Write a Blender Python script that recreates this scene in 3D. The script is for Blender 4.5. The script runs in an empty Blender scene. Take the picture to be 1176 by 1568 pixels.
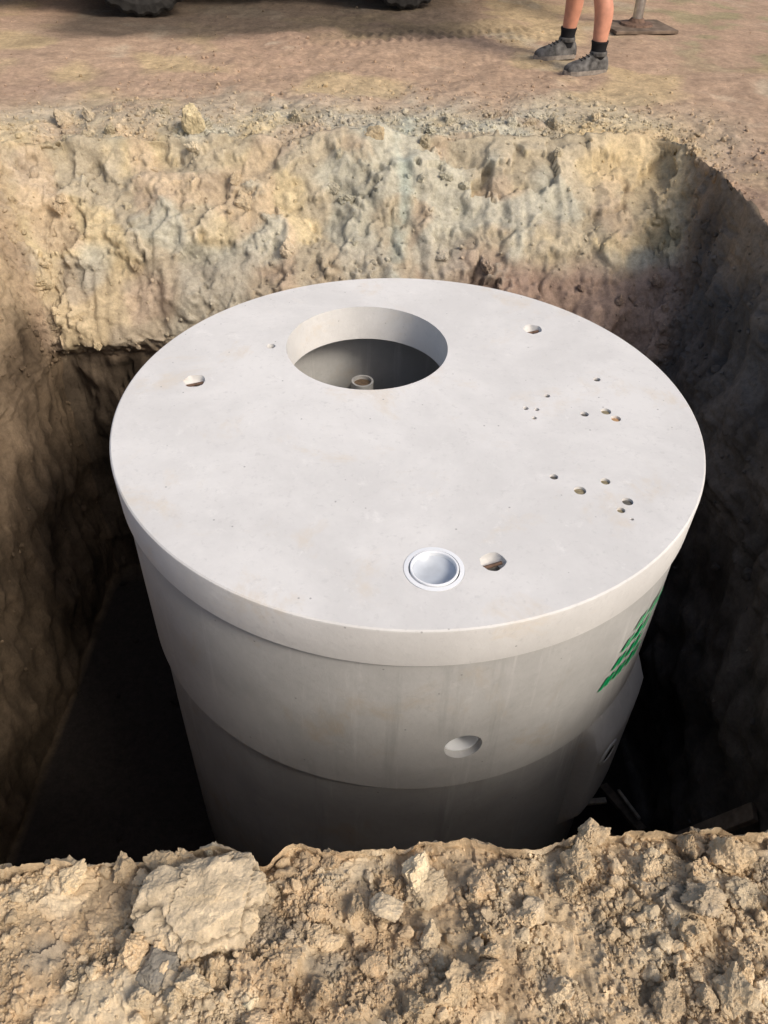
import bpy, bmesh, math, random
import numpy as np
from mathutils import Matrix, Vector
rng=np.random.RandomState(7); random.seed(7)
scene=bpy.context.scene
H=1.42
# ------------------------------------------------------------------ camera
R=Matrix.Rotation(math.radians(90-41.9),4,'X')@Matrix.Rotation(math.radians(1.7),4,'Z')
cam=bpy.data.cameras.new('camera'); co=bpy.data.objects.new('camera',cam); scene.collection.objects.link(co)
co.matrix_world=Matrix.Translation((0,0,H))@R
cam.sensor_fit='VERTICAL'; cam.sensor_height=24; cam.sensor_width=18; cam.lens=18.75
cam.clip_start=0.02; cam.clip_end=2000; scene.camera=co
# ------------------------------------------------------------------ light
SE=math.radians(41); az=(0.77,-0.64); n=math.hypot(*az)
S=Vector((az[0]/n*math.cos(SE),az[1]/n*math.cos(SE),math.sin(SE)))
w=bpy.data.worlds.new('World'); scene.world=w; w.use_nodes=True
nt=w.node_tree; nt.nodes.clear()
sky=nt.nodes.new('ShaderNodeTexSky'); sky.sky_type='NISHITA'; sky.sun_disc=False
sky.sun_elevation=SE; sky.sun_rotation=math.atan2(az[0],az[1]); sky.air_density=1.0; sky.dust_density=4
bg=nt.nodes.new('ShaderNodeBackground'); bg.inputs[1].default_value=0.15
wo=nt.nodes.new('ShaderNodeOutputWorld'); nt.links.new(sky.outputs[0],bg.inputs[0]); nt.links.new(bg.outputs[0],wo.inputs[0])
sl=bpy.data.lights.new('sun','SUN'); sl.energy=2.45; sl.angle=math.radians(16.0); sl.color=(1,.93,.83)
so=bpy.data.objects.new('sun',sl); scene.collection.objects.link(so); so.rotation_euler=S.to_track_quat('Z','Y').to_euler()
scene.view_settings.view_transform='Standard'; scene.view_settings.look='None'; scene.view_settings.exposure=0

# ------------------------------------------------------------------ noise
GT=rng.normal(size=(256,3)); GT/=np.linalg.norm(GT,axis=1)[:,None]
PM=rng.permutation(256)
def hsh(ix,iy,iz): return PM[(PM[(PM[ix&255]+iy)&255]+iz)&255]
def pn(P,s,off=0.0):
    Q=P/np.asarray(s,dtype=float)+off*17.13+100.5
    I=np.floor(Q).astype(np.int64); F=Q-I; U=F*F*F*(F*(F*6-15)+10)
    out=0
    for dx in (0,1):
        wx=U[:,0] if dx else 1-U[:,0]
        for dy in (0,1):
            wy=U[:,1] if dy else 1-U[:,1]
            for dz in (0,1):
                wz=U[:,2] if dz else 1-U[:,2]
                g=GT[hsh(I[:,0]+dx,I[:,1]+dy,I[:,2]+dz)]
                out=out+wx*wy*wz*((F[:,0]-dx)*g[:,0]+(F[:,1]-dy)*g[:,1]+(F[:,2]-dz)*g[:,2])
    return out*1.6
JT=rng.rand(256,3)
def worley(P,s,off=0.0):
    Q=P/np.asarray(s,dtype=float)+off*9.7+100.5
    I=np.floor(Q).astype(np.int64); F=Q-I
    f1=np.full(len(P),9.0); f2=np.full(len(P),9.0)
    for dx in (-1,0,1):
        for dy in (-1,0,1):
            for dz in (-1,0,1):
                j=JT[hsh(I[:,0]+dx,I[:,1]+dy,I[:,2]+dz)]
                d=(F[:,0]-dx-j[:,0])**2+(F[:,1]-dy-j[:,1])**2+(F[:,2]-dz-j[:,2])**2
                m=d<f1; f2=np.where(m,f1,np.minimum(f2,d)); f1=np.where(m,d,f1)
    return np.sqrt(f1),np.sqrt(f2)
def plates(P,s,off=0.0,tilt=.5):
    Q=P/np.asarray(s,dtype=float)+off*9.7+100.5
    I=np.floor(Q).astype(np.int64); F=Q-I
    f1=np.full(len(P),9.0); val=np.zeros(len(P))
    for dx in (-1,0,1):
        for dy in (-1,0,1):
            for dz in (-1,0,1):
                h=hsh(I[:,0]+dx,I[:,1]+dy,I[:,2]+dz); j=JT[h]
                v_=np.stack([F[:,0]-dx-j[:,0],F[:,1]-dy-j[:,1],F[:,2]-dz-j[:,2]],-1)
                d=(v_**2).sum(1); m=d<f1
                hv=JT[(h+91)&255,0]-.5+tilt*(v_*GT[(h+37)&255]).sum(1)
                val=np.where(m,hv,val); f1=np.where(m,d,f1)
    return val
def ss(a,b,x):
    t=np.clip((x-a)/(b-a),0,1); return t*t*(3-2*t)
def mix(a,b,t): return a*(1-t[:,None])+np.asarray(b)*t[:,None]

# ------------------------------------------------------------------ materials
def mat(name,col,rough=.8,spec=.3,metal=0,var=0.0,vscale=8,bump=0.0,bscale=60):
    m=bpy.data.materials.new(name); m.use_nodes=True; t=m.node_tree; b=t.nodes['Principled BSDF']
    b.inputs['Base Color'].default_value=(*col,1); b.inputs['Roughness'].default_value=rough
    b.inputs['Specular IOR Level'].default_value=spec; b.inputs['Metallic'].default_value=metal
    tc=t.nodes.new('ShaderNodeTexCoord')
    if var>0:
        nz=t.nodes.new('ShaderNodeTexNoise'); nz.inputs['Scale'].default_value=vscale; nz.inputs['Detail'].default_value=4
        t.links.new(tc.outputs['Object'],nz.inputs['Vector'])
        mp=t.nodes.new('ShaderNodeMapRange'); mp.inputs[1].default_value=.3; mp.inputs[2].default_value=.7
        mp.inputs[3].default_value=1-var; mp.inputs[4].default_value=1+var
        t.links.new(nz.outputs[0],mp.inputs[0])
        vm=t.nodes.new('ShaderNodeVectorMath'); vm.operation='SCALE'; vm.inputs[0].default_value=col
        t.links.new(mp.outputs[0],vm.inputs['Scale']); t.links.new(vm.outputs[0],b.inputs['Base Color'])
    if bump>0:
        nz=t.nodes.new('ShaderNodeTexNoise'); nz.inputs['Scale'].default_value=bscale; nz.inputs['Detail'].default_value=3
        t.links.new(tc.outputs['Object'],nz.inputs['Vector'])
        bp=t.nodes.new('ShaderNodeBump'); bp.inputs['Strength'].default_value=.6; bp.inputs['Distance'].default_value=bump
        t.links.new(nz.outputs[0],bp.inputs['Height']); t.links.new(bp.outputs[0],b.inputs['Normal'])
    return m
def soil_mat():
    m=bpy.data.materials.new('soil'); m.use_nodes=True; t=m.node_tree; b=t.nodes['Principled BSDF']; L=t.links.new
    b.inputs['Roughness'].default_value=.95; b.inputs['Specular IOR Level'].default_value=.1
    at=t.nodes.new('ShaderNodeAttribute'); at.attribute_name='Col'
    tc=t.nodes.new('ShaderNodeTexCoord')
    def noise(sc,det=4,ro=.6):
        z=t.nodes.new('ShaderNodeTexNoise'); z.inputs['Scale'].default_value=sc; z.inputs['Detail'].default_value=det; z.inputs['Roughness'].default_value=ro
        L(tc.outputs['Object'],z.inputs['Vector']); return z.outputs[0]
    a=noise(30,6,.82)
    mp=t.nodes.new('ShaderNodeMapRange'); mp.inputs[1].default_value=.3; mp.inputs[2].default_value=.7; mp.inputs[3].default_value=.66; mp.inputs[4].default_value=1.34
    L(a,mp.inputs[0])
    vm=t.nodes.new('ShaderNodeVectorMath'); vm.operation='SCALE'; L(at.outputs['Color'],vm.inputs[0]); L(mp.outputs[0],vm.inputs['Scale'])
    L(vm.outputs[0],b.inputs['Base Color'])
    b1=t.nodes.new('ShaderNodeBump'); b1.inputs['Strength'].default_value=.85; b1.inputs['Distance'].default_value=.008; L(noise(75,6,.78),b1.inputs['Height'])
    L(b1.outputs[0],b.inputs['Normal'])
    return m
SOIL=soil_mat()
def concrete_mat(name,col,tan,tamt,dark=.85,streak=0):
    m=bpy.data.materials.new(name); m.use_nodes=True; t=m.node_tree; b=t.nodes['Principled BSDF']; L=t.links.new
    b.inputs['Roughness'].default_value=.72; b.inputs['Specular IOR Level'].default_value=.3
    tc=t.nodes.new('ShaderNodeTexCoord')
    def noise(sc,det=4,ro=.6,dist=.25,vec=None):
        z=t.nodes.new('ShaderNodeTexNoise'); z.inputs['Scale'].default_value=sc; z.inputs['Detail'].default_value=det; z.inputs['Roughness'].default_value=ro; z.inputs['Distortion'].default_value=dist
        L(vec or tc.outputs['Object'],z.inputs['Vector']); return z.outputs[0]
    def rng_(s,a,b_,c,d):
        mp=t.nodes.new('ShaderNodeMapRange'); mp.interpolation_type='SMOOTHSTEP'
        for i,v in enumerate((a,b_,c,d)): mp.inputs[i+1].default_value=v
        L(s,mp.inputs[0]); return mp.outputs[0]
    def mixc(f,a,b_):
        mx=t.nodes.new('ShaderNodeMix'); mx.data_type='RGBA'
        L(f,mx.inputs[0])
        for s,i in ((a,6),(b_,7)):
            if isinstance(s,tuple): mx.inputs[i].default_value=(*s,1)
            else: L(s,mx.inputs[i])
        return mx.outputs[2]
    big=rng_(noise(1.8,6,.7),.34,.66,0,1)
    c1=mixc(big,tuple(x*dark for x in col),col)
    c2=mixc(rng_(noise(3.1,6,.7,.4),.54,.72,0,tamt),c1,tan)
    c3=mixc(rng_(noise(45,4,.7),.54,.73,0,.5),c2,tuple(x*.74 for x in col))
    c4=mixc(rng_(noise(9,6,.8),.56,.74,0,.5),c3,tuple(min(1,x*1.13) for x in col))
    if streak:
        mp=t.nodes.new('ShaderNodeMapping'); mp.inputs['Scale'].default_value=(1,1,.07); L(tc.outputs['Object'],mp.inputs['Vector'])
        c4=mixc(rng_(noise(16,5,.7,.1,mp.outputs[0]),.54,.72,0,streak),c4,tuple(min(1,x*1.22) for x in col))
        c4=mixc(rng_(noise(11,5,.7,.1,mp.outputs[0]),.56,.75,0,streak),c4,tuple(x*.66 for x in col))
    pits=t.nodes.new('ShaderNodeTexVoronoi'); pits.inputs['Scale'].default_value=13; L(tc.outputs['Object'],pits.inputs['Vector'])
    pm=rng_(pits.outputs['Distance'],.03,.06,.8,0)
    c5=mixc(pm,c4,tuple(x*.45 for x in col))
    L(c5,b.inputs['Base Color'])
    b1=t.nodes.new('ShaderNodeBump'); b1.inputs['Strength'].default_value=.4; b1.inputs['Distance'].default_value=.003; L(noise(40,5,.65),b1.inputs['Height'])
    L(b1.outputs[0],b.inputs['Normal'])
    return m
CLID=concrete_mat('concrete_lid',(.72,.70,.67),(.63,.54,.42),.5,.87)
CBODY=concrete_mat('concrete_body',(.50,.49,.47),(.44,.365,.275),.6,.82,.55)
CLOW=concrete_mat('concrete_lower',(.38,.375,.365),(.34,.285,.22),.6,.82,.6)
PVC=mat('white_pvc',(.80,.81,.82),.3,.5)
PVCG=mat('grey_pvc',(.46,.49,.53),.3,.5,var=.1,vscale=20)
PVCD=mat('dusty_pvc',(.42,.41,.39),.6,.3,var=.15,vscale=20)
DARK=mat('hole_shade',(.03,.027,.022),.9,.1)  # near-black colour stands in for the shade inside holes
TANF=mat('tan_plug',(.26,.22,.14),.9,.1,var=.3,vscale=120)
ORF=mat('orange_plug',(.45,.28,.15),.9,.1,var=.3,vscale=120)
GREYF=mat('grey_plug',(.13,.12,.105),.9,.1,var=.3,vscale=120)
GREEN=mat('green_paint',(.01,.42,.14),.5,.3,var=.2,vscale=60)
STEEL=mat('steel',(.55,.55,.56),.3,.5,1,var=.2,vscale=30)
RUST=mat('rusty_steel',(.16,.10,.07),.8,.3,.3,var=.4,vscale=40)
PAD=mat('muddy_plate',(.16,.12,.09),.9,.1,0,var=.4,vscale=12)

# ------------------------------------------------------------------ mesh helpers
def link(o,parent=None):
    scene.collection.objects.link(o)
    if parent: o.parent=parent
    return o
def empty(name,loc=(0,0,0),rot=0):
    e=bpy.data.objects.new(name,None); e.location=loc; e.rotation_euler=(0,0,rot); e.empty_display_size=.2; return link(e)
def np_mesh(name,V,Fq,m,col=None,smooth=True):
    me=bpy.data.meshes.new(name); V=np.asarray(V,dtype=np.float32); Fq=np.asarray(Fq,dtype=np.int32); k=Fq.shape[1]
    me.vertices.add(len(V)); me.vertices.foreach_set('co',V.ravel())
    me.loops.add(Fq.size); me.loops.foreach_set('vertex_index',Fq.ravel())
    me.polygons.add(len(Fq)); me.polygons.foreach_set('loop_start',np.arange(0,Fq.size,k,dtype=np.int32))
    sm=np.full(len(Fq),smooth) if isinstance(smooth,bool) else smooth
    me.polygons.foreach_set('use_smooth',sm)
    me.update(calc_edges=True)
    if col is not None:
        a=me.color_attributes.new('Col','FLOAT_COLOR','POINT')
        c=np.ones((len(V),4),dtype=np.float32); c[:,:3]=col; a.data.foreach_set('color',c.ravel())
    me.materials.append(m); return bpy.data.objects.new(name,me)
def py_obj(name,V,F,m,parent=None,smooth=False):
    me=bpy.data.meshes.new(name); me.from_pydata([tuple(v) for v in V],[],F); me.materials.append(m)
    bm=bmesh.new(); bm.from_mesh(me); bmesh.ops.recalc_face_normals(bm,faces=bm.faces); bm.to_mesh(me); bm.free()
    if smooth: me.polygons.foreach_set('use_smooth',[True]*len(me.polygons))
    return link(bpy.data.objects.new(name,me),parent)
def lathe(name,prof,m,parent=None,seg=192,closed=True,loc=(0,0,0),smooth=30,rot=None):
    V=[];F=[];k=len(prof)
    for i in range(seg):
        a=2*math.pi*i/seg
        for r,z in prof: V.append((r*math.cos(a),r*math.sin(a),z))
    for i in range(seg):
        j=(i+1)%seg
        for p in range(k if closed else k-1):
            q=(p+1)%k; F.append((i*k+p,j*k+p,j*k+q,i*k+q))
    o=py_obj(name,V,F,m,parent,True); bm=bmesh.new(); bm.from_mesh(o.data)
    bmesh.ops.remove_doubles(bm,verts=bm.verts,dist=1e-6)
    bmesh.ops.dissolve_degenerate(bm,edges=bm.edges,dist=1e-6)
    bmesh.ops.recalc_face_normals(bm,faces=bm.faces)
    for e in bm.edges:
        if len(e.link_faces)==2 and e.calc_face_angle(0)>math.radians(smooth): e.smooth=False
    bm.to_mesh(o.data); bm.free(); o.location=loc
    if rot: o.rotation_euler=rot
    return o
def tube(name,p0,p1,r,m,parent=None,seg=24,r2=None):
    p0=Vector(p0);p1=Vector(p1);d=p1-p0;Ln=d.length; r2=r if r2 is None else r2
    o=lathe(name,[(0,0),(r,0),(r2,Ln),(0,Ln)],m,parent,seg,False); o.location=p0
    o.rotation_mode='QUATERNION'; o.rotation_quaternion=d.to_track_quat('Z','Y'); return o
def box(name,c,s,m,parent=None,bev=.01,rot=(0,0,0)):
    bm=bmesh.new(); bmesh.ops.create_cube(bm,size=1); bmesh.ops.scale(bm,vec=s,verts=bm.verts)
    if bev: bmesh.ops.bevel(bm,geom=bm.edges[:],offset=bev,segments=2,affect='EDGES',profile=.6)
    me=bpy.data.meshes.new(name); bm.to_mesh(me); bm.free(); me.materials.append(m)
    o=bpy.data.objects.new(name,me); o.location=c; o.rotation_euler=rot; return link(o,parent)
def plank(name,p0,p1,wd,th,m,parent):
    p0=Vector(p0);p1=Vector(p1);d=p1-p0
    o=box(name,(p0+p1)/2,(wd,th,d.length),m,parent,.003); o.rotation_mode='QUATERNION'; o.rotation_quaternion=d.to_track_quat('Z','Y'); return o
def boolean(o,cutters):
    bpy.context.view_layer.update()
    bm=bmesh.new()
    for c in cutters:
        t=bmesh.new(); t.from_mesh(c.data); t.transform(c.matrix_basis); me=bpy.data.meshes.new('t'); t.to_mesh(me); t.free(); bm.from_mesh(me)
    bmesh.ops.recalc_face_normals(bm,faces=bm.faces)
    me=bpy.data.meshes.new('cut'); bm.to_mesh(me); bm.free(); me.materials.append(o.data.materials[0])
    c=bpy.data.objects.new('cut',me); scene.collection.objects.link(c); c.parent=o.parent
    md=o.modifiers.new('b','BOOLEAN'); md.operation='DIFFERENCE'; md.solver='EXACT'; md.object=c; md.use_self=True
    bpy.context.view_layer.update(); dg=bpy.context.evaluated_depsgraph_get()
    nm=bpy.data.meshes.new_from_object(o.evaluated_get(dg)); o.modifiers.clear(); o.data=nm
    bpy.data.objects.remove(c)
    for x in cutters: bpy.data.objects.remove(x)
    for p in nm.polygons: p.use_smooth=True
    bm=bmesh.new(); bm.from_mesh(nm)
    for e in bm.edges: e.smooth = not (len(e.link_faces)==2 and e.calc_face_angle(0)>math.radians(30))
    bm.to_mesh(nm); bm.free()

# ------------------------------------------------------------------ ground sheet with excavated pit
x0,x1,y0,y1,rc=-1.90,1.49,.72,3.88,.12
ZB=-2.75
def seg_lin(a,b,n): return np.linspace(a,b,n,endpoint=False)
pts=[];nrm=[]
def addline(xs,ys,nv):
    for X,Y in zip(xs,ys): pts.append((X,Y)); nrm.append(nv)
def addarc(cx,cy,a0,a1,n):
    for a in np.linspace(a0,a1,n,endpoint=False):
        pts.append((cx+rc*math.cos(a),cy+rc*math.sin(a))); nrm.append((math.cos(a),math.sin(a)))
xs=np.concatenate([seg_lin(x0+rc,-.9,30),seg_lin(-.9,.95,450),seg_lin(.95,x1-rc,16)])
addline(xs,np.full(len(xs),y0),(0,-1))
addarc(x1-rc,y0+rc,-math.pi/2,0,20)
ys=seg_lin(y0+rc,y1-rc,130); addline(np.full(len(ys),x1),ys,(1,0))
addarc(x1-rc,y1-rc,0,math.pi/2,90)
xs=seg_lin(x1-rc,x0+rc,330); addline(xs,np.full(len(xs),y1),(0,1))
addarc(x0+rc,y1-rc,math.pi/2,math.pi,90)
ys=seg_lin(y1-rc,y0+rc,130); addline(np.full(len(ys),x0),ys,(-1,0))
addarc(x0+rc,y0+rc,math.pi,1.5*math.pi,20)
B=np.array(pts);NV=np.array(nrm);NC=len(B)
wB=np.clip(NV[:,1],0,1)**2; wF=np.clip(-NV[:,1],0,1)**2; wL=np.clip(-NV[:,0],0,1)**2; wR=np.clip(NV[:,0],0,1)**2
rows=[]; meta=[]
cx,cy=(x0+x1)/2,(y0+y1)/2
for q in np.linspace(.02,.97,14):
    rows.append(np.column_stack([cx+(B[:,0]-cx)*q,cy+(B[:,1]-cy)*q,np.full(NC,ZB)])); meta.append((0,0))
def offs(z):
    u=max(0,(z+.86)/.86)
    ox=np.where(NV[:,0]<0,.30*u**1.2,.22*u**.8)
    ub=u**1.25
    oyb=(.93+.093*B[:,0])*ub
    und=.10*ss(-.5,-1.2,B[:,0])*(1-min(1,max(0,(z+.98)/.12)))
    oyf=np.clip(.045-.09*B[:,0],-.03,.12)*max(0,(z+.5)/.5)
    oy=np.where(NV[:,1]>0,oyb+und,oyf)
    # squarer corners for the upper part
    sx=np.sign(NV[:,0])*np.abs(NV[:,0])**.6; sy=np.sign(NV[:,1])*np.abs(NV[:,1])**.6
    return np.column_stack([sx*ox,sy*oy])
for z in np.concatenate([np.linspace(ZB,-1.0,50,endpoint=False),np.linspace(-1.0,0,130,endpoint=False)]):
    o=offs(z); rows.append(np.column_stack([B+o,np.full(NC,z)])); meta.append((1,0))
LIP=B+offs(0)
e=0;st=.004;es=[]
while e<.42: es.append(e); e+=st
while e<5.2: es.append(e); st=min(st*1.035,.03); e+=st
while e<500: es.append(e); st*=1.15; e+=st
c_lip=.06*wB+.03*wF+.04*wL+.05*wR
for e in es:
    z=-c_lip*math.exp(-e/.2)
    rows.append(np.column_stack([LIP+NV*e,z])); meta.append((2,e))
G=np.array(rows);NR=len(rows)
kind=np.repeat([m_[0] for m_ in meta],NC); EE=np.repeat([m_[1] for m_ in meta],NC)
def normals(G):
    du=np.roll(G,-1,1)-np.roll(G,1,1); dv=np.gradient(G,axis=0)
    n_=np.cross(du,dv); n_/=np.linalg.norm(n_,axis=2)[:,:,None]+1e-9
    if n_[-100:,:,2].mean()<0: n_=-n_
    return n_
N0=normals(G)
for _ in range(10): N0[1:-1]=(N0[:-2]+N0[1:-1]*2+N0[2:])/4
N0/=np.linalg.norm(N0,axis=2)[:,:,None]+1e-9
P=G.reshape(-1,3).copy(); N=N0.reshape(-1,3)
G0=G.reshape(-1,3)
t=lambda a:np.tile(a,NR)
WB,WF,WL,WR=t(wB),t(wF),t(wL),t(wR)
X,Y,Z=P[:,0],P[:,1],P[:,2]
near=np.exp(-EE/8.0)
D=np.zeros(len(P))
slope=WB*np.where(kind==1,ss(-1.05,-.75,Z),np.exp(-EE/.30)*(kind==2))
walls=(kind==1)*(1-slope)*(1-WF)
top=(kind==2)*(1-slope)*(1-WF)*near
frontm=np.clip(WF*(kind>=1),0,1)
n1=pn(P,.55,1);n2=pn(P,.22,2);n3=pn(P,.09,3);n4=pn(P,.035,4)
def masked(mask,fn):
    r_=np.zeros(len(P)); r_[mask]=fn(mask); return r_
mk=(EE<2.5)&(kind>0)&((slope>.02)|(frontm>.02)|(walls>.3))
warp=np.column_stack([n3,n4,n3])*.035
p1=masked(mk,lambda m:plates(P[m]+warp[m]*1.3,.21,1,.7))
p2=masked(mk,lambda m:plates(P[m]+warp[m]*.9,.085,2,.7))
p3=masked(mk&((frontm>.02)|(slope>.05)),lambda m:plates(P[m]+warp[m]*.3,.028,3,.7))
scr=pn(np.column_stack([X+.12*Z+.03*n2,Y*.12,Z*.12]),.05,17)
zone=ss(-.15,.35,pn(P,.5,18)+.2)
zone2=np.clip(np.exp(-((X-.25)/.75)**2)*ss(-.55,-.25,Z),0,1)
lipd=np.where(kind==2,.40,1-.45*ss(-.12,0,Z))
D+=slope*(.070*n1*lipd+.046*n2*lipd+.018*n3+.006*n4+lipd*((.026+.034*np.maximum(zone2,zone*.7))*p1+(.010+.015*zone)*p2)+.006*zone*p3+.022*(1-zone)*scr*ss(-.1,-.35,Z))
anis=pn(P*np.array([1,1,.35]),.09,7); an2=pn(np.column_stack([X,Y,Z*.3+Y*.15]),.035,8)
D+=walls*(.05*n1+.03*n2+.022*anis+.010*an2+.01*n4+.025*p1*(1-WL*.5)+.010*p2)
f1=masked((EE<4)&(kind==2)&(WF<.9),lambda m:worley(P[m]+warp[m],.13,1)[0])
D+=top*(.03*n1+.014*n2+.010*n3+.006*n4+.008*(.6-f1)*ss(.1,.7,n1+.4))
mfm=frontm>.01
d5=masked(mfm,lambda m:pn(P[m],.014,5)); d6=masked(mfm&(EE<.6),lambda m:pn(P[m],.007,15)); g1=masked(mfm&(EE<1.2),lambda m:worley(P[m]+warp[m]*.3,.018,6)[0])
fnear=np.exp(-np.clip(EE-1,0,99)/6)
D+=frontm*fnear*(.014*n1+.022*n2+.012*n3+.006*n4+.0025*d5+.0015*d6+.020*p2*ss(-.25,.25,n2)+.006*p3+.005*(.5-g1))
P+=N*D[:,None]
lipz=frontm*np.exp(-(EE/.10))*np.where(kind==1,ss(-.6,0,G0[:,2]),1)
lx=np.column_stack([G0[:,0],np.zeros(len(P)),np.zeros(len(P))])
P[:,1]+=lipz*(.028*pn(lx,.16,21)+.014*pn(lx,.05,22)+.030*np.exp(-((X+.31)/.085)**2)-.035*np.exp(-((X+.20)/.035)**2)-.02*np.exp(-((X-.28)/.05)**2))
top_r=(kind==2)*ss(1.4,1.9,X)*np.exp(-EE/.5)
P[:,2]-=top_r*.04
ca,sa=.947,.32
for off_ in (7.1,7.35):
    dd=(-(P[:,0])*sa+(P[:,1]-off_)*ca)
    rut=np.exp(-(dd/.10)**2)*(kind==2)*(P[:,1]>5.3)*ss(-1.0,-.2,P[:,0])*ss(1.5,.7,P[:,0])
    P[:,2]+=-rut*.012+rut*.010*np.sin((P[:,0]*ca+P[:,1]*sa)*2*math.pi/.085+np.abs(dd)*28)
# ---- colours
X,Y,Z=P[:,0],P[:,1],P[:,2]
c1=pn(P,.9,31);c2=pn(P,.35,32);c3=pn(P,.14,33);c4=pn(P,.05,34);c0=pn(P,1.9,30)
col=np.tile(np.array([[.42,.295,.205]]),(len(P),1))
col=mix(col,(.51,.39,.22),ss(.15,.5,c1+c2*.6)*.7)
col=mix(col,(.36,.245,.175),ss(.1,.5,c0+c3*.4)*.6)
col=mix(col,(.39,.345,.255),ss(.2,.6,pn(P,.7,35)+c3*.4)*.5)
col=mix(col,(.44,.395,.305),np.clip(np.exp(-((EE-.20)/.34)**2)*(.75+c2)*WB,0,1)*(kind==2))
col=mix(col,(.075,.060,.047),ss(7.0,7.45,Y-.14*X+c2*.25)*.85*ss(1.2,.3,X)*ss(-3.0,-2.5,X))  # truck's shadow on the ground, put into the soil colour
col=mix(col,(.24,.235,.125),ss(.0,.35,c2+c3*.6)*ss(1.6,2.6,X)*ss(6.0,7.0,Y)*.6)
col=col*(1+.25*c4[:,None]*near[:,None]+.22*c3[:,None])
bs=np.tile(np.array([[.43,.365,.26]]),(len(P),1))
bs=mix(bs,(.56,.45,.27),ss(.0,.35,c2+c3*.4+ss(-1.2,-2.0,X)*.5-.1)*.8)
bs=mix(bs,(.46,.345,.25),ss(.1,.4,pn(P,.4,36)+c3*.3)*.5)
bs=mix(bs,(.43,.405,.32),ss(.0,.3,pn(P,.3,37)+.5*np.exp(-((X-.1)/.6)**2)-.2)*.85)
bs=mix(bs,(.38,.42,.36),np.exp(-((X-.06-.04*c2)/.050)**2)*.75*ss(-.3,.2,c3+.1))
bs=mix(bs,(.57,.43,.24),ss(.9,1.4,X+c2*.3)*ss(-.45,-.15,Z)*.6)
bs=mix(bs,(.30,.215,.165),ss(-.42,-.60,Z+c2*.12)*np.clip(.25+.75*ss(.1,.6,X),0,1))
bs=bs*(1+.22*p1[:,None]+.15*p2[:,None])
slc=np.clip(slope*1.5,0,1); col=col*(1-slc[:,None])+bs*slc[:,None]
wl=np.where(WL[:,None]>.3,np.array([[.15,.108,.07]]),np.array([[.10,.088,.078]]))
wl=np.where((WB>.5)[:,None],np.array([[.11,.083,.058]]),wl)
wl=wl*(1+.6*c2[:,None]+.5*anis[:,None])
deep=ss(-.9,-1.9,Z); wl=wl*(1-np.where(WR>.5,.05,.4)[:,None]*deep[:,None])  # pit shade put into the colour: walls darken with depth
wlm=(kind<=1)*(1-slc)*(1-WF); hi=ss(-.95,-.40,Z+c2*.3)*(WL)*.9  # hi: sunlit top of the left wall, put into its colour
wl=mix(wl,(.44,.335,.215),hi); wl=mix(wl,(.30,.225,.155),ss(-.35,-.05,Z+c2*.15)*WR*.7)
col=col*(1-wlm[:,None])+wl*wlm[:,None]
col[kind==0]=(.03,.024,.02)  # pit floor: deep shade put into the colour
fr=np.tile(np.array([[.57,.435,.275]]),(len(P),1))
fr=mix(fr,(.50,.365,.225),ss(-.1,.4,c3+c2*.5)*.8); fr=mix(fr,(.66,.54,.37),ss(.1,.45,pn(P,.08,38)+c4*.5)*.7); fr=mix(fr,(.36,.305,.23),ss(.3,.55,pn(P,.12,39)+c4*.2)*.7)
fr=fr*(1+.2*p2[:,None]+.15*p3[:,None])
col=col*(1-frontm[:,None])+fr*frontm[:,None]
col=np.clip(col,.01,.8)
ii=np.arange(NR-1)[:,None]*NC; jj=np.arange(NC)[None,:]; j2=(jj+1)%NC
Fq=np.stack([ii+jj,ii+j2,ii+NC+j2,ii+NC+jj],-1).reshape(-1,4)
flat=((frontm>.5)&(EE<.6))
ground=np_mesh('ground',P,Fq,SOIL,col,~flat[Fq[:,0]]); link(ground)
PG=P.reshape(NR,NC,3); NG=normals(PG).reshape(-1,3)

# ------------------------------------------------------------------ clods
def ico(sub):
    bm=bmesh.new(); bmesh.ops.create_icosphere(bm,subdivisions=sub,radius=1)
    V=np.array([v.co[:] for v in bm.verts]); F=np.array([[v.index for v in f.verts] for f in bm.faces]); bm.free(); return V,F
def clod_shape(sub,seed,rough=.08,planes=16):
    r=np.random.RandomState(seed); V,F=ico(sub); Nn=r.normal(size=(planes,3)); Nn/=np.linalg.norm(Nn,axis=1)[:,None]
    d=r.uniform(.62,1.0,planes); dots=V@Nn.T; rr=np.where(dots>.05,d[None,:]/np.maximum(dots,.05),9).min(1); rr=np.minimum(rr,1.15)
    V=V*rr[:,None]; V*=r.uniform(.7,1.15,3)[None,:]
    V=V*(1+rough*pn(V+seed*3.1,.55,1)+rough*.6*pn(V+seed,.22,2))[:,None]
    return V,F
def crumb(sub,seed):
    V,F=clod_shape(sub,seed,.16,26); W=V+seed*1.7
    V=V*(1+.16*plates(W+.1*np.column_stack([pn(W,.3,1),pn(W,.3,2),pn(W,.3,3)]),.55,seed%5,.6)+.09*plates(W,.24,3,.6)+.06*pn(W,.1,4))[:,None]; return V,F
var2=[clod_shape(2,i,.2) for i in range(12)]; var3=[clod_shape(3,i+50,.2,24) for i in range(8)]; var4=[crumb(5,i+90) for i in range(6)]
def scatter(ids,sizes,vars_,tint,sink=.25,jit=.2):
    Vs=[];Fs=[];Cs=[];k=0
    for i,s in zip(ids,sizes):
        V,F=vars_[rng.randint(len(vars_))]
        q=Matrix.Rotation(rng.uniform(0,6.28),3,Vector(rng.normal(size=3)).normalized())
        V=V@np.array(q).T*s*.5; V=V+P[i]+NG[i]*s*.5*(1-2*sink)
        Vs.append(V);Fs.append(F+k);k+=len(V)
        c=col[i]*rng.uniform(1-jit,1+jit)+np.array(tint)*rng.uniform(0,1); Cs.append(np.tile(c,(len(V),1)))
    return Vs,Fs,Cs
XP,YP=P[:,0],P[:,1]
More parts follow.
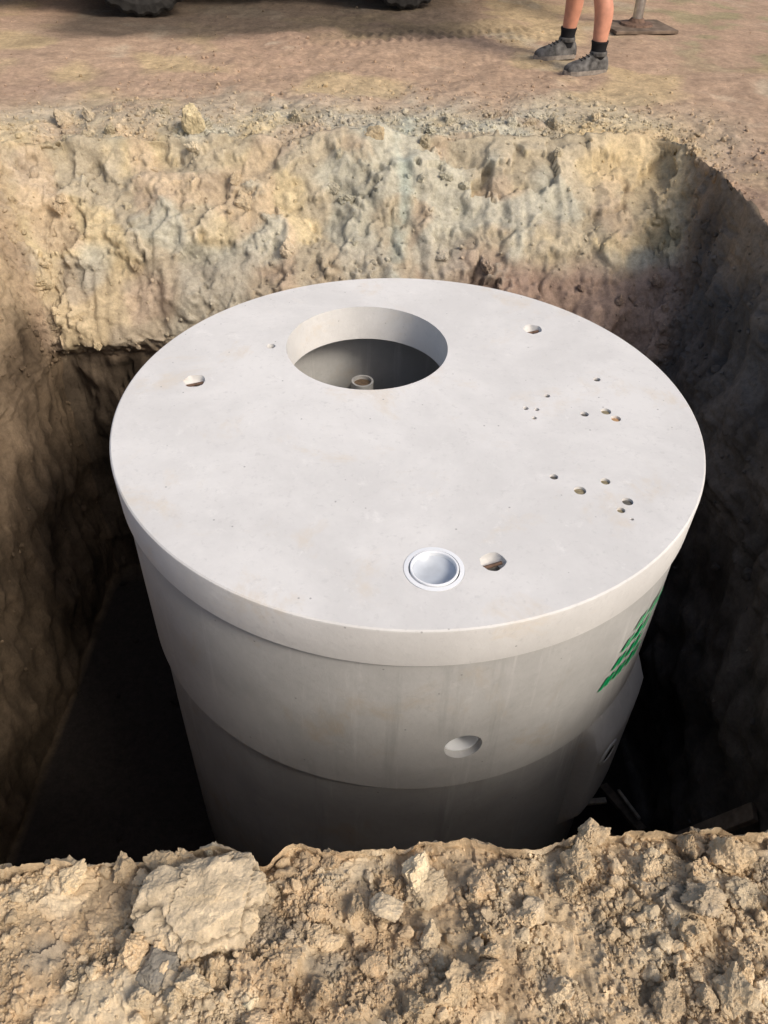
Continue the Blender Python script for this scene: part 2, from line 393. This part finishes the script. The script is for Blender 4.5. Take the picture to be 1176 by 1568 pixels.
def pick(mask,n,wt=None):
    id_=np.where(mask)[0]; p=None
    if wt is not None: p=wt[id_]; p=p/p.sum()
    return rng.choice(id_,n,p=p)
groups=[]
mf=(kind==2)&(WF>.9)&(XP>-.80)&(XP<.90)&(YP>.35)&(YP<.80)
cl=np.clip(.28+1.1*pn(P,.11,55),.03,2)
def powr(n,a,b,k): return a*(1-rng.rand(n)*(1-(a/b)**k))**(-1/k)
groups.append(scatter(pick(mf,14000,cl),powr(14000,.0032,.013,1.5),var2,(.03,.025,.015),.3,.14))
groups.append(scatter(pick(mf,650,cl),powr(650,.012,.034,1.5),var3,(.05,.04,.025),.32,.15))
MFA=(kind==2)&(WF>.9)&(XP>-.62)&(XP<.78)&(YP>.38)&(YP<.76)
big=scatter(pick(MFA,75),powr(75,.034,.085,1.2),var4,(.05,.04,.025),.36,.17)
mb=(slope>.3)&(XP>-2.6)&(XP<2.2)
groups.append(scatter(pick(mb,1200),powr(1200,.008,.040,1.7),var2,(.02,.02,.01),.35,.15))
big2=scatter(pick(mb,70),powr(70,.05,.13,1.4),var4,(.02,.02,.01),.42,.12)
mt=(kind==2)&(WF<.1)&(EE<4.5)&(YP>4)&(XP>-4.5)&(XP<4.5)
groups.append(scatter(pick(mt,3400,np.exp(-EE/1.1)),powr(3400,.008,.045,2.0),var2,(.03,.025,.01),.35))
ms=(kind<2)&((WL>.5)|(WR>.5))&(P[:,2]>-2.2)
groups.append(scatter(pick(ms,700),powr(700,.012,.06,2.0),var2,(.0,.0,.0),.35))
mfl=(kind==0)
groups.append(scatter(pick(mfl,350),powr(350,.02,.12,1.6),var3,(.0,.0,.0)))
def build(name,gs,smooth):
    Vs=[];Fs=[];Cs=[];k=0
    for g in gs:
        v=np.concatenate(g[0]);Vs.append(v);Cs.append(np.concatenate(g[2])); Fs.append(np.concatenate(g[1])+k);k+=len(v)
    link(np_mesh(name,np.concatenate(Vs),np.concatenate(Fs),SOIL,np.clip(np.concatenate(Cs),.01,.8),smooth=smooth))
build('loose_soil_clods',groups,False)
build('soil_clumps',[big,big2],False)
def lump(name,c,s,seed,colr,sub=6,crack=.0,rot=0,planes=14):
    V,F=clod_shape(sub,seed,.12,planes); W=V+seed
    wq=np.column_stack([pn(W,.35,1),pn(W,.35,2),pn(W,.35,3)])+.4*np.column_stack([pn(W,.1,1),pn(W,.1,2),pn(W,.1,3)])
    f1_,f2_=worley(W+.16*wq,.80,seed)
    cr=np.exp(-((f2_-f1_)/.034)**2)
    V=V*(1+.030*pn(W,.12,4)+.022*pn(W,.05,5)+.06*plates(W+.08*wq,.42,2,.6)+.04*plates(W+.05*wq,.17,4,.6)-crack*cr)[:,None]
    cc=np.tile(np.array(colr),(len(V),1))*(1+.2*pn(W,.3,6)[:,None]-.6*cr[:,None]*(crack>0))
    Rz=np.array(Matrix.Rotation(rot,3,'Z')); V=(V*np.array(s)*.5)@Rz.T+np.array(c)
    return link(np_mesh(name,V,F,SOIL,np.clip(cc,.02,.8),False))
lump('soil_lump',(-.285,.560,.0),(.26,.26,.175),5,(.65,.52,.35),6,.085,.4,34)
lump('soil_lump',(-.345,.462,.0),(.10,.08,.07),8,(.31,.275,.22),5,.03,0,20)
lump('soil_lump',(.02,.565,.010),(.07,.06,.05),11,(.63,.51,.35),5,0,0,22)
lump('soil_lump',(.275,.565,.008),(.065,.055,.05),12,(.62,.49,.33),5,0,0,22)
lump('soil_lump',(-1.14,4.80,.02),(.12,.10,.18),13,(.58,.48,.30),5)
lump('soil_lump',(-.12,4.72,.0),(.14,.11,.12),14,(.48,.38,.24),5)

# ------------------------------------------------------------------ tank
TX,TY=.078,2.545; LT=-.322; LB=LT-.164
tank=empty('concrete_septic_tank',(TX,TY,0))
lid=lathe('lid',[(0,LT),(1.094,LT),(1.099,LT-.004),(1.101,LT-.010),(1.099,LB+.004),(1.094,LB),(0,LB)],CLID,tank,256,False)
def L2(x,y): return (x-TX,y-TY)
cut=[]
def cyl(x,y,r,d,seg=40,top=.05):
    o=lathe('c',[(0,LT-d),(r,LT-d),(r,LT+top),(0,LT+top)],CLID,None,seg,False); o.location=(*L2(x,y),0); return o
MX,MY,MR=-.092,2.998,.342
cut.append(cyl(MX,MY,MR,.3,128))
cut.append(cyl(.157,1.691,.0935,.3,64))
small=[(.626,2.652,.012,GREYF),(.532,2.562,.011,GREYF),(.574,2.556,.010,GREYF),(.557,2.499,.010,TANF),(.753,2.534,.016,GREYF),(.844,2.782,.015,GREYF),(.839,2.556,.020,TANF),(.868,2.510,.019,ORF),
 (.583,2.150,.015,GREYF),(.662,2.080,.021,TANF),(.758,2.133,.017,TANF),(.813,2.030,.019,GREYF),(.782,1.985,.014,TANF),(.810,1.942,.006,GREYF),(-.497,2.967,.019,DARK)]
for x,y,r,m in small: cut.append(cyl(x,y,r,.012 if m is not DARK else .08,20))
def dimple(x,y,r,dep,seed):
    bm=bmesh.new(); bmesh.ops.create_icosphere(bm,subdivisions=4,radius=1)
    V=np.array([v.co[:] for v in bm.verts]); q=1+.13*pn(V+seed,.6,1)
    for v,k_ in zip(bm.verts,q): v.co=(v.co.x*r*k_,v.co.y*r*k_,v.co.z*dep*k_)
    me=bpy.data.meshes.new('d'); bm.to_mesh(me); bm.free(); me.materials.append(CLID)
    o=bpy.data.objects.new('d',me); scene.collection.objects.link(o); o.location=(*L2(x,y),LT); return o
for x,y,r,s_ in ((.338,1.729,.040,1),(-.764,2.685,.044,2),(.63,3.178,.040,3)):
    cut.append(dimple(x,y,r,.045,s_))
boolean(lid,cut)
for i,(x,y,r,m) in enumerate(small):
    d=.007 if m is not DARK else .06
    lathe('hole_plug_%d'%(i+1),[(0,LT-d),(r*.7,LT-d-.001),(r*.985,LT-d-.004)],m,tank,20,False,loc=(*L2(x,y),0))
for i,(x,y,r) in enumerate(((.338,1.729,.03),(-.764,2.685,.032),(.63,3.178,.03))):
    X_,Y_=L2(x,y)
    tube('lifting_eye_%d'%(i+1),(X_-r,Y_-.01,LT-.020),(X_+r,Y_+.012,LT-.016),.006,RUST,tank,12)
    lathe('lifting_recess_grout_%d'%(i+1),[(0,LT-.026),(r*.4,LT-.030),(r*.75,LT-.038)],GREYF,tank,14,False,loc=(X_+.006,Y_+.004,0))
lathe('pipe_collar',[(.0925,LT+.0015),(.079,LT+.0025),(.077,LT-.004),(.077,LT-.16),(.0925,LT-.16)],PVC,tank,72,True,loc=(*L2(.157,1.691),0))
lathe('pipe_socket',[(.0745,LT+.004),(.0745,LT-.15),(.067,LT-.15),(.067,LT+.003),(.069,LT+.006),(.073,LT+.006)],PVC,tank,72,True,loc=(*L2(.157,1.691),0))
lathe('pipe_cap',[(0,LT-.030),(.035,LT-.029),(.055,LT-.022),(.0668,LT-.010)],PVCG,tank,72,False,loc=(*L2(.157,1.691),0),smooth=80)
S1=-1.210
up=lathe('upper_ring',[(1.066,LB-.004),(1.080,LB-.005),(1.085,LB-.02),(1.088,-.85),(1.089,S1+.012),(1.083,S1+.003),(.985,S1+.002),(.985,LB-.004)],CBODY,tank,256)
ang=math.atan2(-1.05,.208)
pd=Vector((math.cos(ang),math.sin(ang),0))
pc=Vector((0,0,-.953))
c_=tube('c',pc+pd*.9,pc+pd*1.2,.066,CBODY,None,48)
bpy.context.view_layer.update(); boolean(up,[c_])
o=lathe('outlet_pipe',[(.0655,0),(.0655,.2),(.0605,.2),(.0605,0)],PVC,tank,48); o.location=pc+pd*.862; o.rotation_mode='QUATERNION'; o.rotation_quaternion=pd.to_track_quat('Z','Y')
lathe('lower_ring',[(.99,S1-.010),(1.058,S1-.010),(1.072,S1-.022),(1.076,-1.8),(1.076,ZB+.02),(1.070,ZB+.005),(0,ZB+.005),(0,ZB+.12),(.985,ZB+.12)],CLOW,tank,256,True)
ab=math.radians(-34)
def wedge(name,a,z0,z1,wd,out,m):
    V=[];F=[];nu,nv=28,28
    for i in range(nu+1):
        u=i/nu*2-1
        for j in range(nv+1):
            v=j/nv; z=z1+(z0-z1)*v
            hw=wd*(1-.12*v); pr=min(1,(1-abs(u))*6)**.8*(min(1,v*5.5)**.8)*(min(1,(1-v)*5))
            r=1.07+out*pr; aa=a+u*hw/1.08
            V.append((r*math.cos(aa),r*math.sin(aa),z))
    for i in range(nu):
        for j in range(nv): k=i*(nv+1)+j; F.append((k,k+1,k+nv+2,k+nv+1))
    o=py_obj(name,V,F,m,tank,True); bm=bmesh.new(); bm.from_mesh(o.data)
    for e in bm.edges: e.smooth=not(len(e.link_faces)==2 and e.calc_face_angle(0)>math.radians(22))
    bm.to_mesh(o.data); bm.free()
wedge('cast_outlet_block',ab,-2.08,-1.215,.27,.075,CBODY)
ah=math.radians(-41); bd=Vector((math.cos(ah),math.sin(ah),0))
lathe('block_port',[(.040,-.003),(.044,.006),(.062,.004),(.066,-.004)],CBODY,tank,32,False).matrix_basis=Matrix.LocRotScale(Vector((0,0,-1.47))+bd*1.146,bd.to_track_quat('Z','Y'),None)
lathe('block_port_shade_disc',[(0,0),(.042,0)],DARK,tank,32,False).matrix_basis=Matrix.LocRotScale(Vector((0,0,-1.47))+bd*1.1485,bd.to_track_quat('Z','Y'),None)  # flat disc; the port's inner shade is only its dark colour
tube('inlet_tee_pipe',(-.20,.735,-1.9),(-.20,.735,-.71),.045,PVCD,tank,40)
lathe('inlet_tee_collar',[(.053,0),(.053,.05),(.043,.05),(.043,0)],PVCD,tank,40,True,loc=(-.20,.735,-.73))
lathe('inlet_tee_opening',[(0,.0),(.044,.0)],mat('silt',(.15,.105,.07),.9,.1,var=.3,vscale=60),tank,30,False,loc=(-.20,.735,-.698))
tube('inlet_branch_pipe',(-.20,.735,-.85),(-.23,1.0,-.85),.045,PVCD,tank,32)
V=[];F=[]
def stroke(a0,a1,zt,zb,sl_=2.0,r=1.0925,nseg=4):
    a0,a1,sl_=map(math.radians,(a0,a1,sl_))
    for q in range(nseg):
        k=len(V)
        l=a0+(a1-a0)*q/nseg; rr=a0+(a1-a0)*(q+1)/nseg
        V.extend([(r*math.cos(l),r*math.sin(l),zb),(r*math.cos(rr),r*math.sin(rr),zb),(r*math.cos(rr+sl_),r*math.sin(rr+sl_),zt),(r*math.cos(l+sl_),r*math.sin(l+sl_),zt)])
        F.append((k,k+1,k+2,k+3))
for zt,zb,lets in ((-.895,-.950,((-50,-47.0),(-45.8,-42.8),(-41.3,-37))),(-.818,-.868,((-47.5,-44.5),(-43,-38.5))),(-.740,-.788,((-46,-43.2),(-41.8,-37))),(-.668,-.715,((-43,-40),(-38,-33)))):
    for a0,a1 in lets:
        stroke(a0,a0+(a1-a0)*.44,zt,zb); stroke(a0+(a1-a0)*.60,a1,zt,zb)
py_obj('green_paint_lettering',V,F,GREEN,tank)

# ------------------------------------------------------------------ scrap timber in pit
WOOD=mat('old_timber',(.42,.36,.28),.9,.1,var=.35,vscale=25,bump=.004)
WOODD=mat('dark_timber',(.13,.10,.075),.9,.1,var=.35,vscale=25,bump=.004)
sc=empty('scrap_timber',(0,0,0))
plank('plank_1',(1.00,2.17,-2.60),(1.24,2.19,-2.58),.03,.02,WOOD,sc)
plank('plank_2',(1.25,2.30,-2.62),(1.39,2.01,-2.55),.05,.025,WOODD,sc)
plank('plank_3',(1.31,2.24,-2.56),(1.37,2.05,-2.50),.016,.016,WOOD,sc)
plank('plank_4',(1.16,1.62,-2.02),(1.48,1.57,-1.50),.07,.03,WOODD,sc)
plank('plank_5',(1.10,1.70,-2.30),(1.46,1.50,-1.62),.03,.03,WOODD,sc)
plank('plank_6',(1.20,2.05,-2.66),(1.42,1.75,-2.45),.06,.025,WOODD,sc)

# ------------------------------------------------------------------ crane truck
RUB=mat('tyre_rubber',(.03,.028,.026),.85,.2,var=.4,vscale=20)
BODY=mat('truck_paint',(.55,.55,.53),.4,.4,var=.08,vscale=3)
BLK=mat('chassis_black',(.03,.03,.03),.6,.3,var=.3,vscale=10)
GLS=mat('glass',(.02,.025,.03),.08,.6)
YEL=mat('crane_yellow',(.6,.33,.03),.45,.4,var=.15,vscale=6)
trk=empty('crane_truck',(-2.12,7.74,0),math.atan2(.28,.947))
def wheel(name,s,l,sgn):
    wd=.27; V=[];F=[];seg=96
    prof=[(.28,-wd/2),(.40,-wd/2-.012),(.47,-wd/2+.005),(.495,-wd/2+.03),(.495,-.01),(.482,-.008),(.482,.008),(.495,.01),(.495,wd/2-.03),(.47,wd/2-.005),(.40,wd/2+.012),(.28,wd/2)]
    k=len(prof)
    for i in range(seg):
        a=2*math.pi*i/seg
        for j,(rr,y) in enumerate(prof):
            if rr>.46 and (i//2)%2==0: rr-=.018
            V.append((rr*math.cos(a),y,rr*math.sin(a)+.495))
    for i in range(seg):
        j=(i+1)%seg
        for p in range(k-1): F.append((i*k+p,j*k+p,j*k+p+1,i*k+p+1))
    o=py_obj(name,V,F,RUB,trk); o.location=(s,l,0)
    h=lathe(name+'_rim',[(0,.03),(.06,.06),(.09,.03),(.2,.0),(.24,.05),(.285,.10),(.285,-.1)],STEEL,trk,48,False); h.location=(s,l+sgn*.02,.495); h.rotation_euler=(math.radians(90)*(1 if sgn<0 else -1),0,0)
for i,s in enumerate((0,2.25)):
    wheel('wheel_%d'%(2*i+1),s,.0,-1); wheel('wheel_%d'%(2*i+2),s,1.95,1)
    tube('axle_%d'%(i+1),(s,.0,.495),(s,1.95,.495),.06,BLK,trk)
box('chassis_rail_1',(1.3,.6,.78),(5.6,.09,.24),BLK,trk); box('chassis_rail_2',(1.3,1.35,.78),(5.6,.09,.24),BLK,trk)
box('side_box',(1.12,.15,.62),(1.0,.4,.42),BLK,trk,.03)
box('flatbed',(2.55,.975,1.12),(3.2,2.3,.14),BODY,trk,.02)
for i in range(2): box('dropside_%d'%(i+1),(2.55,-.17 if i==0 else 2.12,1.36),(3.2,.04,.36),BODY,trk,.01)
cv=[(-1.35,.55),(.85,.55),(.85,2.45),(.55,2.62),(-.75,2.62),(-1.15,1.65),(-1.35,1.5)]
V=[]
for yy in (-.12,2.07):
    for x_,z_ in cv: V.append((x_,yy,z_))
k=len(cv); F=[tuple(range(k)),tuple(range(2*k-1,k-1,-1))]+[(i,(i+1)%k,(i+1)%k+k,i+k) for i in range(k)]
cab=py_obj('cab',V,F,BODY,trk); md=cab.modifiers.new('b','BEVEL'); md.width=.05; md.segments=3
box('door_window',(-.25,-.128,2.0),(.85,.02,.6),GLS,trk,.008); box('door_window_2',(-.25,2.078,2.0),(.85,.02,.6),GLS,trk,.008)
box('windscreen',(-.965,.975,2.11),(.02,1.9,.78),GLS,trk,.008,(0,math.radians(22.5),0))
box('front_bumper',(-1.42,.975,.6),(.16,2.2,.3),BLK,trk,.03)
for yy in (.2,1.75): box('headlight',(-1.36,yy,.95),(.04,.3,.18),PVC,trk,.01)
for i,yy in enumerate((-.25,2.2)): box('mirror_%d'%(i+1),(-.8,yy,2.0),(.06,.18,.35),BLK,trk,.02)
for i,s in enumerate((0,2.25)):
    for j,l in enumerate((0.0,1.95)):
        V=[];F=[]
        for q in range(17):
            a=math.pi*q/16
            for yy in (-.17,.17): V.append((.58*math.cos(a),yy,.58*math.sin(a)+.5))
        for q in range(16): F.append((2*q,2*q+1,2*q+3,2*q+2))
        g=py_obj('mudguard_%d'%(2*i+j+1),V,F,BLK,trk,True); g.location=(s,l,0); md=g.modifiers.new('s','SOLIDIFY'); md.thickness=.01
box('crane_base',(4.0,.975,1.0),(.55,1.1,.7),YEL,trk,.03)
tube('crane_column',(4.0,.975,1.3),(4.0,.975,2.9),.16,YEL,trk,32)
box('crane_boom',(2.7,.975,2.95),(2.9,.22,.26),YEL,trk,.02,(0,math.radians(4),0))
tube('boom_cylinder',(3.9,.975,1.9),(2.9,.975,2.8),.06,STEEL,trk)
LO=-1.16
box('outrigger_beam',(3.94,.3,.78),(.2,3.0,.2),YEL,trk,.015)
for i,l in enumerate((LO,1.70)):
    tube('outrigger_sleeve_%d'%(i+1),(3.94,l,.55),(3.94,l,1.15),.075,YEL,trk,32)
    tube('outrigger_leg_%d'%(i+1),(3.94,l,.05),(3.94,l,.6),.042,STEEL,trk,32)
    lathe('outrigger_foot_%d'%(i+1),[(0,.08),(.05,.08),(.07,.055),(.13,.045),(.14,.030),(0,.030)],RUST,trk,40,False,loc=(3.94,l,0))
    box('outrigger_pad_%d'%(i+1),(3.94,l-.02,.018),(.54,.44,.025),PAD,trk,.006,(0,0,-.1))

# ------------------------------------------------------------------ person
SKIN=mat('skin',(.54,.25,.165),.5,.4,var=.12,vscale=25)
SOCK=mat('black_sock',(.018,.018,.02),.9,.1,bump=.002,bscale=300)
SHOE=mat('dusty_shoe',(.10,.095,.09),.85,.2,var=.75,vscale=22,bump=.004,bscale=90)
SOLE=mat('shoe_sole',(.24,.21,.18),.9,.1,var=.3,vscale=40)
SHORT=mat('navy_shorts',(.03,.04,.08),.9,.1,var=.2); SHIRT=mat('hi_vis_shirt',(.75,.30,.03),.8,.2,var=.1)
HAIR=mat('brown_hair',(.06,.035,.02),.8,.2,bump=.004,bscale=150); EYE=mat('eye',(.8,.8,.8),.2,.5); LACE=mat('lace',(.02,.02,.02),.8,.2)
per=empty('person',(1.30,6.44,.005),math.atan2(-.35,-.94))
def skin(name,V,E,Rr,m,sub=2,root=0):
    me=bpy.data.meshes.new(name); me.from_pydata(V,E,[]); me.materials.append(m)
    o=link(bpy.data.objects.new(name,me),per); md=o.modifiers.new('skin','SKIN'); md.use_smooth_shade=True
    sv=me.skin_vertices[0].data
    for i,r_ in enumerate(Rr): sv[i].radius=(r_,r_) if not isinstance(r_,tuple) else r_; sv[i].use_root=(i==root)
    s_=o.modifiers.new('sub','SUBSURF'); s_.levels=sub; s_.render_levels=sub; return o
V=[];E=[];Q=[]
def v(p,r,par=None):
    V.append(p);Q.append(r)
    if par is not None: E.append((par,len(V)-1))
    return len(V)-1
pel=v((0,0,.93),(.15,.11)); sp=v((0,0,1.08),(.135,.10),pel); ch=v((0.01,0,1.26),(.16,.12),sp); uc=v((0,0,1.41),(.13,.09),ch); nk=v((.0,0,1.50),.055,uc); 
h0=v((.02,0,1.575),(.07,.078),nk); h1=v((.015,0,1.65),(.082,.098),h0); h2=v((.0,0,1.71),(.07,.085),h1)
hands=[]
for sg in (1,-1):
    hp=v((0,sg*.10,.88),(.095,.095),pel); mt_=v((.02,sg*.135,.68),.082,hp); kn=v((.03,sg*.175,.49),.060,mt_)
    cf=v((-.012,sg*.198,.36),.070,kn); lc=v((-.004,sg*.212,.20),.053,cf); an=v((0,sg*.22,.095),.042,lc); 
    sh=v((-.01,sg*.175,1.42),.062,uc); ua=v((-.02,sg*.235,1.28),.05,sh); el=v((-.02,sg*.27,1.13),.040,ua); fa=v((.05,sg*.275,1.03),.040,el); wr=v((.14,sg*.26,.92),.026,fa)
    hands.append((sg,Vector(V[wr])))
skin('body',V,E,Q,SKIN)
for sg,wp in hands:
    d=Vector((.62,-.08*sg,-.78)).normalized(); side=Vector((.75,0,.6)).normalized(); palm=Vector((0,-sg,0))
    V=[];E=[];Q=[]
    a0=v(tuple(wp),.026); pm=v(tuple(wp+d*.05),(.022,.032),a0)
    skin('palm_%s'%('l' if sg>0 else 'r'),V+[tuple(wp+d*.09)],E+[(1,2)],Q+[(.018,.034)],SKIN)
    for fi,(off_,ln) in enumerate(((.028,.075),(.0095,.085),(-.0095,.08),(-.028,.062))):
        b0=wp+d*.075+side*off_; V=[];E=[];Q=[]
        p_=v(tuple(b0),.0095); p_=v(tuple(b0+d*ln*.42+palm*.004),.009,p_); p_=v(tuple(b0+d*ln*.72+palm*.017),.0085,p_); v(tuple(b0+d*ln*.9+palm*.034),.0075,p_)
        skin('finger_%s_%d'%('l' if sg>0 else 'r',fi+1),V,E,Q,SKIN,1)
    b0=wp+d*.03+side*.02; V=[];E=[];Q=[]
    p_=v(tuple(b0),.012); p_=v(tuple(b0+side*.028+d*.025+palm*.01),.011,p_); v(tuple(b0+side*.04+d*.055+palm*.02),.009,p_)
    skin('thumb_%s'%('l' if sg>0 else 'r'),V,E,Q,SKIN,1)
V=[];E=[];Q=[]
a0=v((0,0,.97),(.175,.135)); 
for sg in (1,-1):
    b0=v((0,sg*.105,.86),(.118,.118),a0); b0=v((.015,sg*.13,.70),.105,b0); v((.025,sg*.155,.56),.095,b0)
skin('shorts',V,E,Q,SHORT)
V=[];E=[];Q=[]
a0=v((0,0,.95),(.18,.135)); a1=v((0,0,1.1),(.165,.125),a0); a2=v((.01,0,1.27),(.185,.14),a1); a3=v((0,0,1.41),(.155,.11),a2); v((0,0,1.475),(.07,.07),a3)
for sg in (1,-1):
    b0=v((-.01,sg*.18,1.425),.078,a3); v((-.018,sg*.235,1.27),.07,b0)
skin('shirt',V,E,Q,SHIRT)
def ell(name,c,s,m,par=per,sub=3):
    bm=bmesh.new(); bmesh.ops.create_icosphere(bm,subdivisions=sub,radius=1); bmesh.ops.scale(bm,vec=s,verts=bm.verts)
    me=bpy.data.meshes.new(name); bm.to_mesh(me); bm.free(); me.materials.append(m); me.polygons.foreach_set('use_smooth',[True]*len(me.polygons))
    o=bpy.data.objects.new(name,me); o.location=c; return link(o,par)
ell('hair',(-.02,0,1.685),(.098,.086,.082),HAIR)
lathe('cap',[(.0,.09),(.05,.085),(.085,.05),(.098,.0)],SHORT,per,32,False,loc=(-.005,0,1.70)); box('cap_brim',(.115,0,1.703),(.10,.13,.008),SHORT,per,.003,(0,.15,0))
ell('nose',(.108,0,1.625),(.018,.013,.022),SKIN); ell('mouth',(.095,0,1.585),(.010,.024,.006),mat('lips',(.4,.15,.12),.5))
for sg in (1,-1):
    q_='l' if sg>0 else 'r'
    ell('eye_'+q_,(.092,sg*.032,1.655),(.011,.014,.009),EYE); ell('pupil_'+q_,(.102,sg*.032,1.655),(.003,.005,.005),LACE); ell('ear_'+q_,(.01,sg*.083,1.64),(.018,.010,.03),SKIN)
def shoe(sg):
    ax,ay=0.0,sg*.22
    secs=[(-.086,.026,.072,.0),(-.078,.044,.105,0),(-.04,.052,.130,0),(0,.054,.138,0),(.04,.054,.128,0),(.08,.056,.108,0),(.13,.062,.088,0),(.18,.062,.078,0),(.218,.050,.066,0),(.238,.028,.048,0)]
    V=[];F=[];K=20
    for x_,hw,ht,_ in secs:
        for k_ in range(K):
            a=2*math.pi*k_/K; cyy=math.cos(a); sz=math.sin(a)
            yy=hw*math.copysign(abs(cyy)**.75,cyy); zz=(.026+ (ht-.026)*max(0,sz)**.8) if sz>=0 else .026+.014*sz
            yy*= (1-.30*max(0,sz)**1.5)
            V.append((ax+x_,ay+yy,zz))
    for i in range(len(secs)-1):
        for k_ in range(K): j=(k_+1)%K; F.append((i*K+k_,i*K+j,(i+1)*K+j,(i+1)*K+k_))
    F.append(tuple(range(K))); F.append(tuple(range(len(secs)*K-1,(len(secs)-1)*K-1,-1)))
    q_='l' if sg>0 else 'r'
    o=py_obj('shoe_'+q_,V,F,SHOE,per,True); m_=o.modifiers.new('s','SUBSURF'); m_.levels=1; m_.render_levels=1
    out=[]
    for k_ in range(40):
        a=2*math.pi*k_/40; x_=.077+.170*math.cos(a); hw=np.interp(x_,[s[0] for s in secs],[s[1] for s in secs])
        f_=abs(math.sin(a))**.5; out.append((ax+x_,ay+math.copysign(hw*1.08*min(1,f_*1.15),math.sin(a))))
    V=[(*p_,z_) for z_ in (0,.028) for p_ in out]
    F=[tuple(range(40)),tuple(range(79,39,-1))]+[(i,(i+1)%40,(i+1)%40+40,i+40) for i in range(40)]
    py_obj('sole_'+q_,V,F,SOLE,per)
    for q in range(4):
        x_=.045+q*.026; z_=np.interp(x_,[s[0] for s in secs],[s[2] for s in secs])
        tube('lace_%s_%d'%(q_,q),(ax+x_,ay-.028,z_-.004),(ax+x_+.008,ay+.028,z_-.004),.004,LACE,per,8)
    lathe('sock_'+q_,[(.046,.07),(.048,.10),(.051,.15),(.055,.18),(.058,.186),(.057,.196),(.046,.195)],SOCK,per,32,False,loc=(ax-.004,ay-sg*.004,0))
    lathe('shoe_collar_'+q_,[(.048,.105),(.058,.108),(.060,.120),(.056,.136),(.048,.134)],SHOE,per,32,False,loc=(ax-.006,ay,0))
shoe(1);shoe(-1)
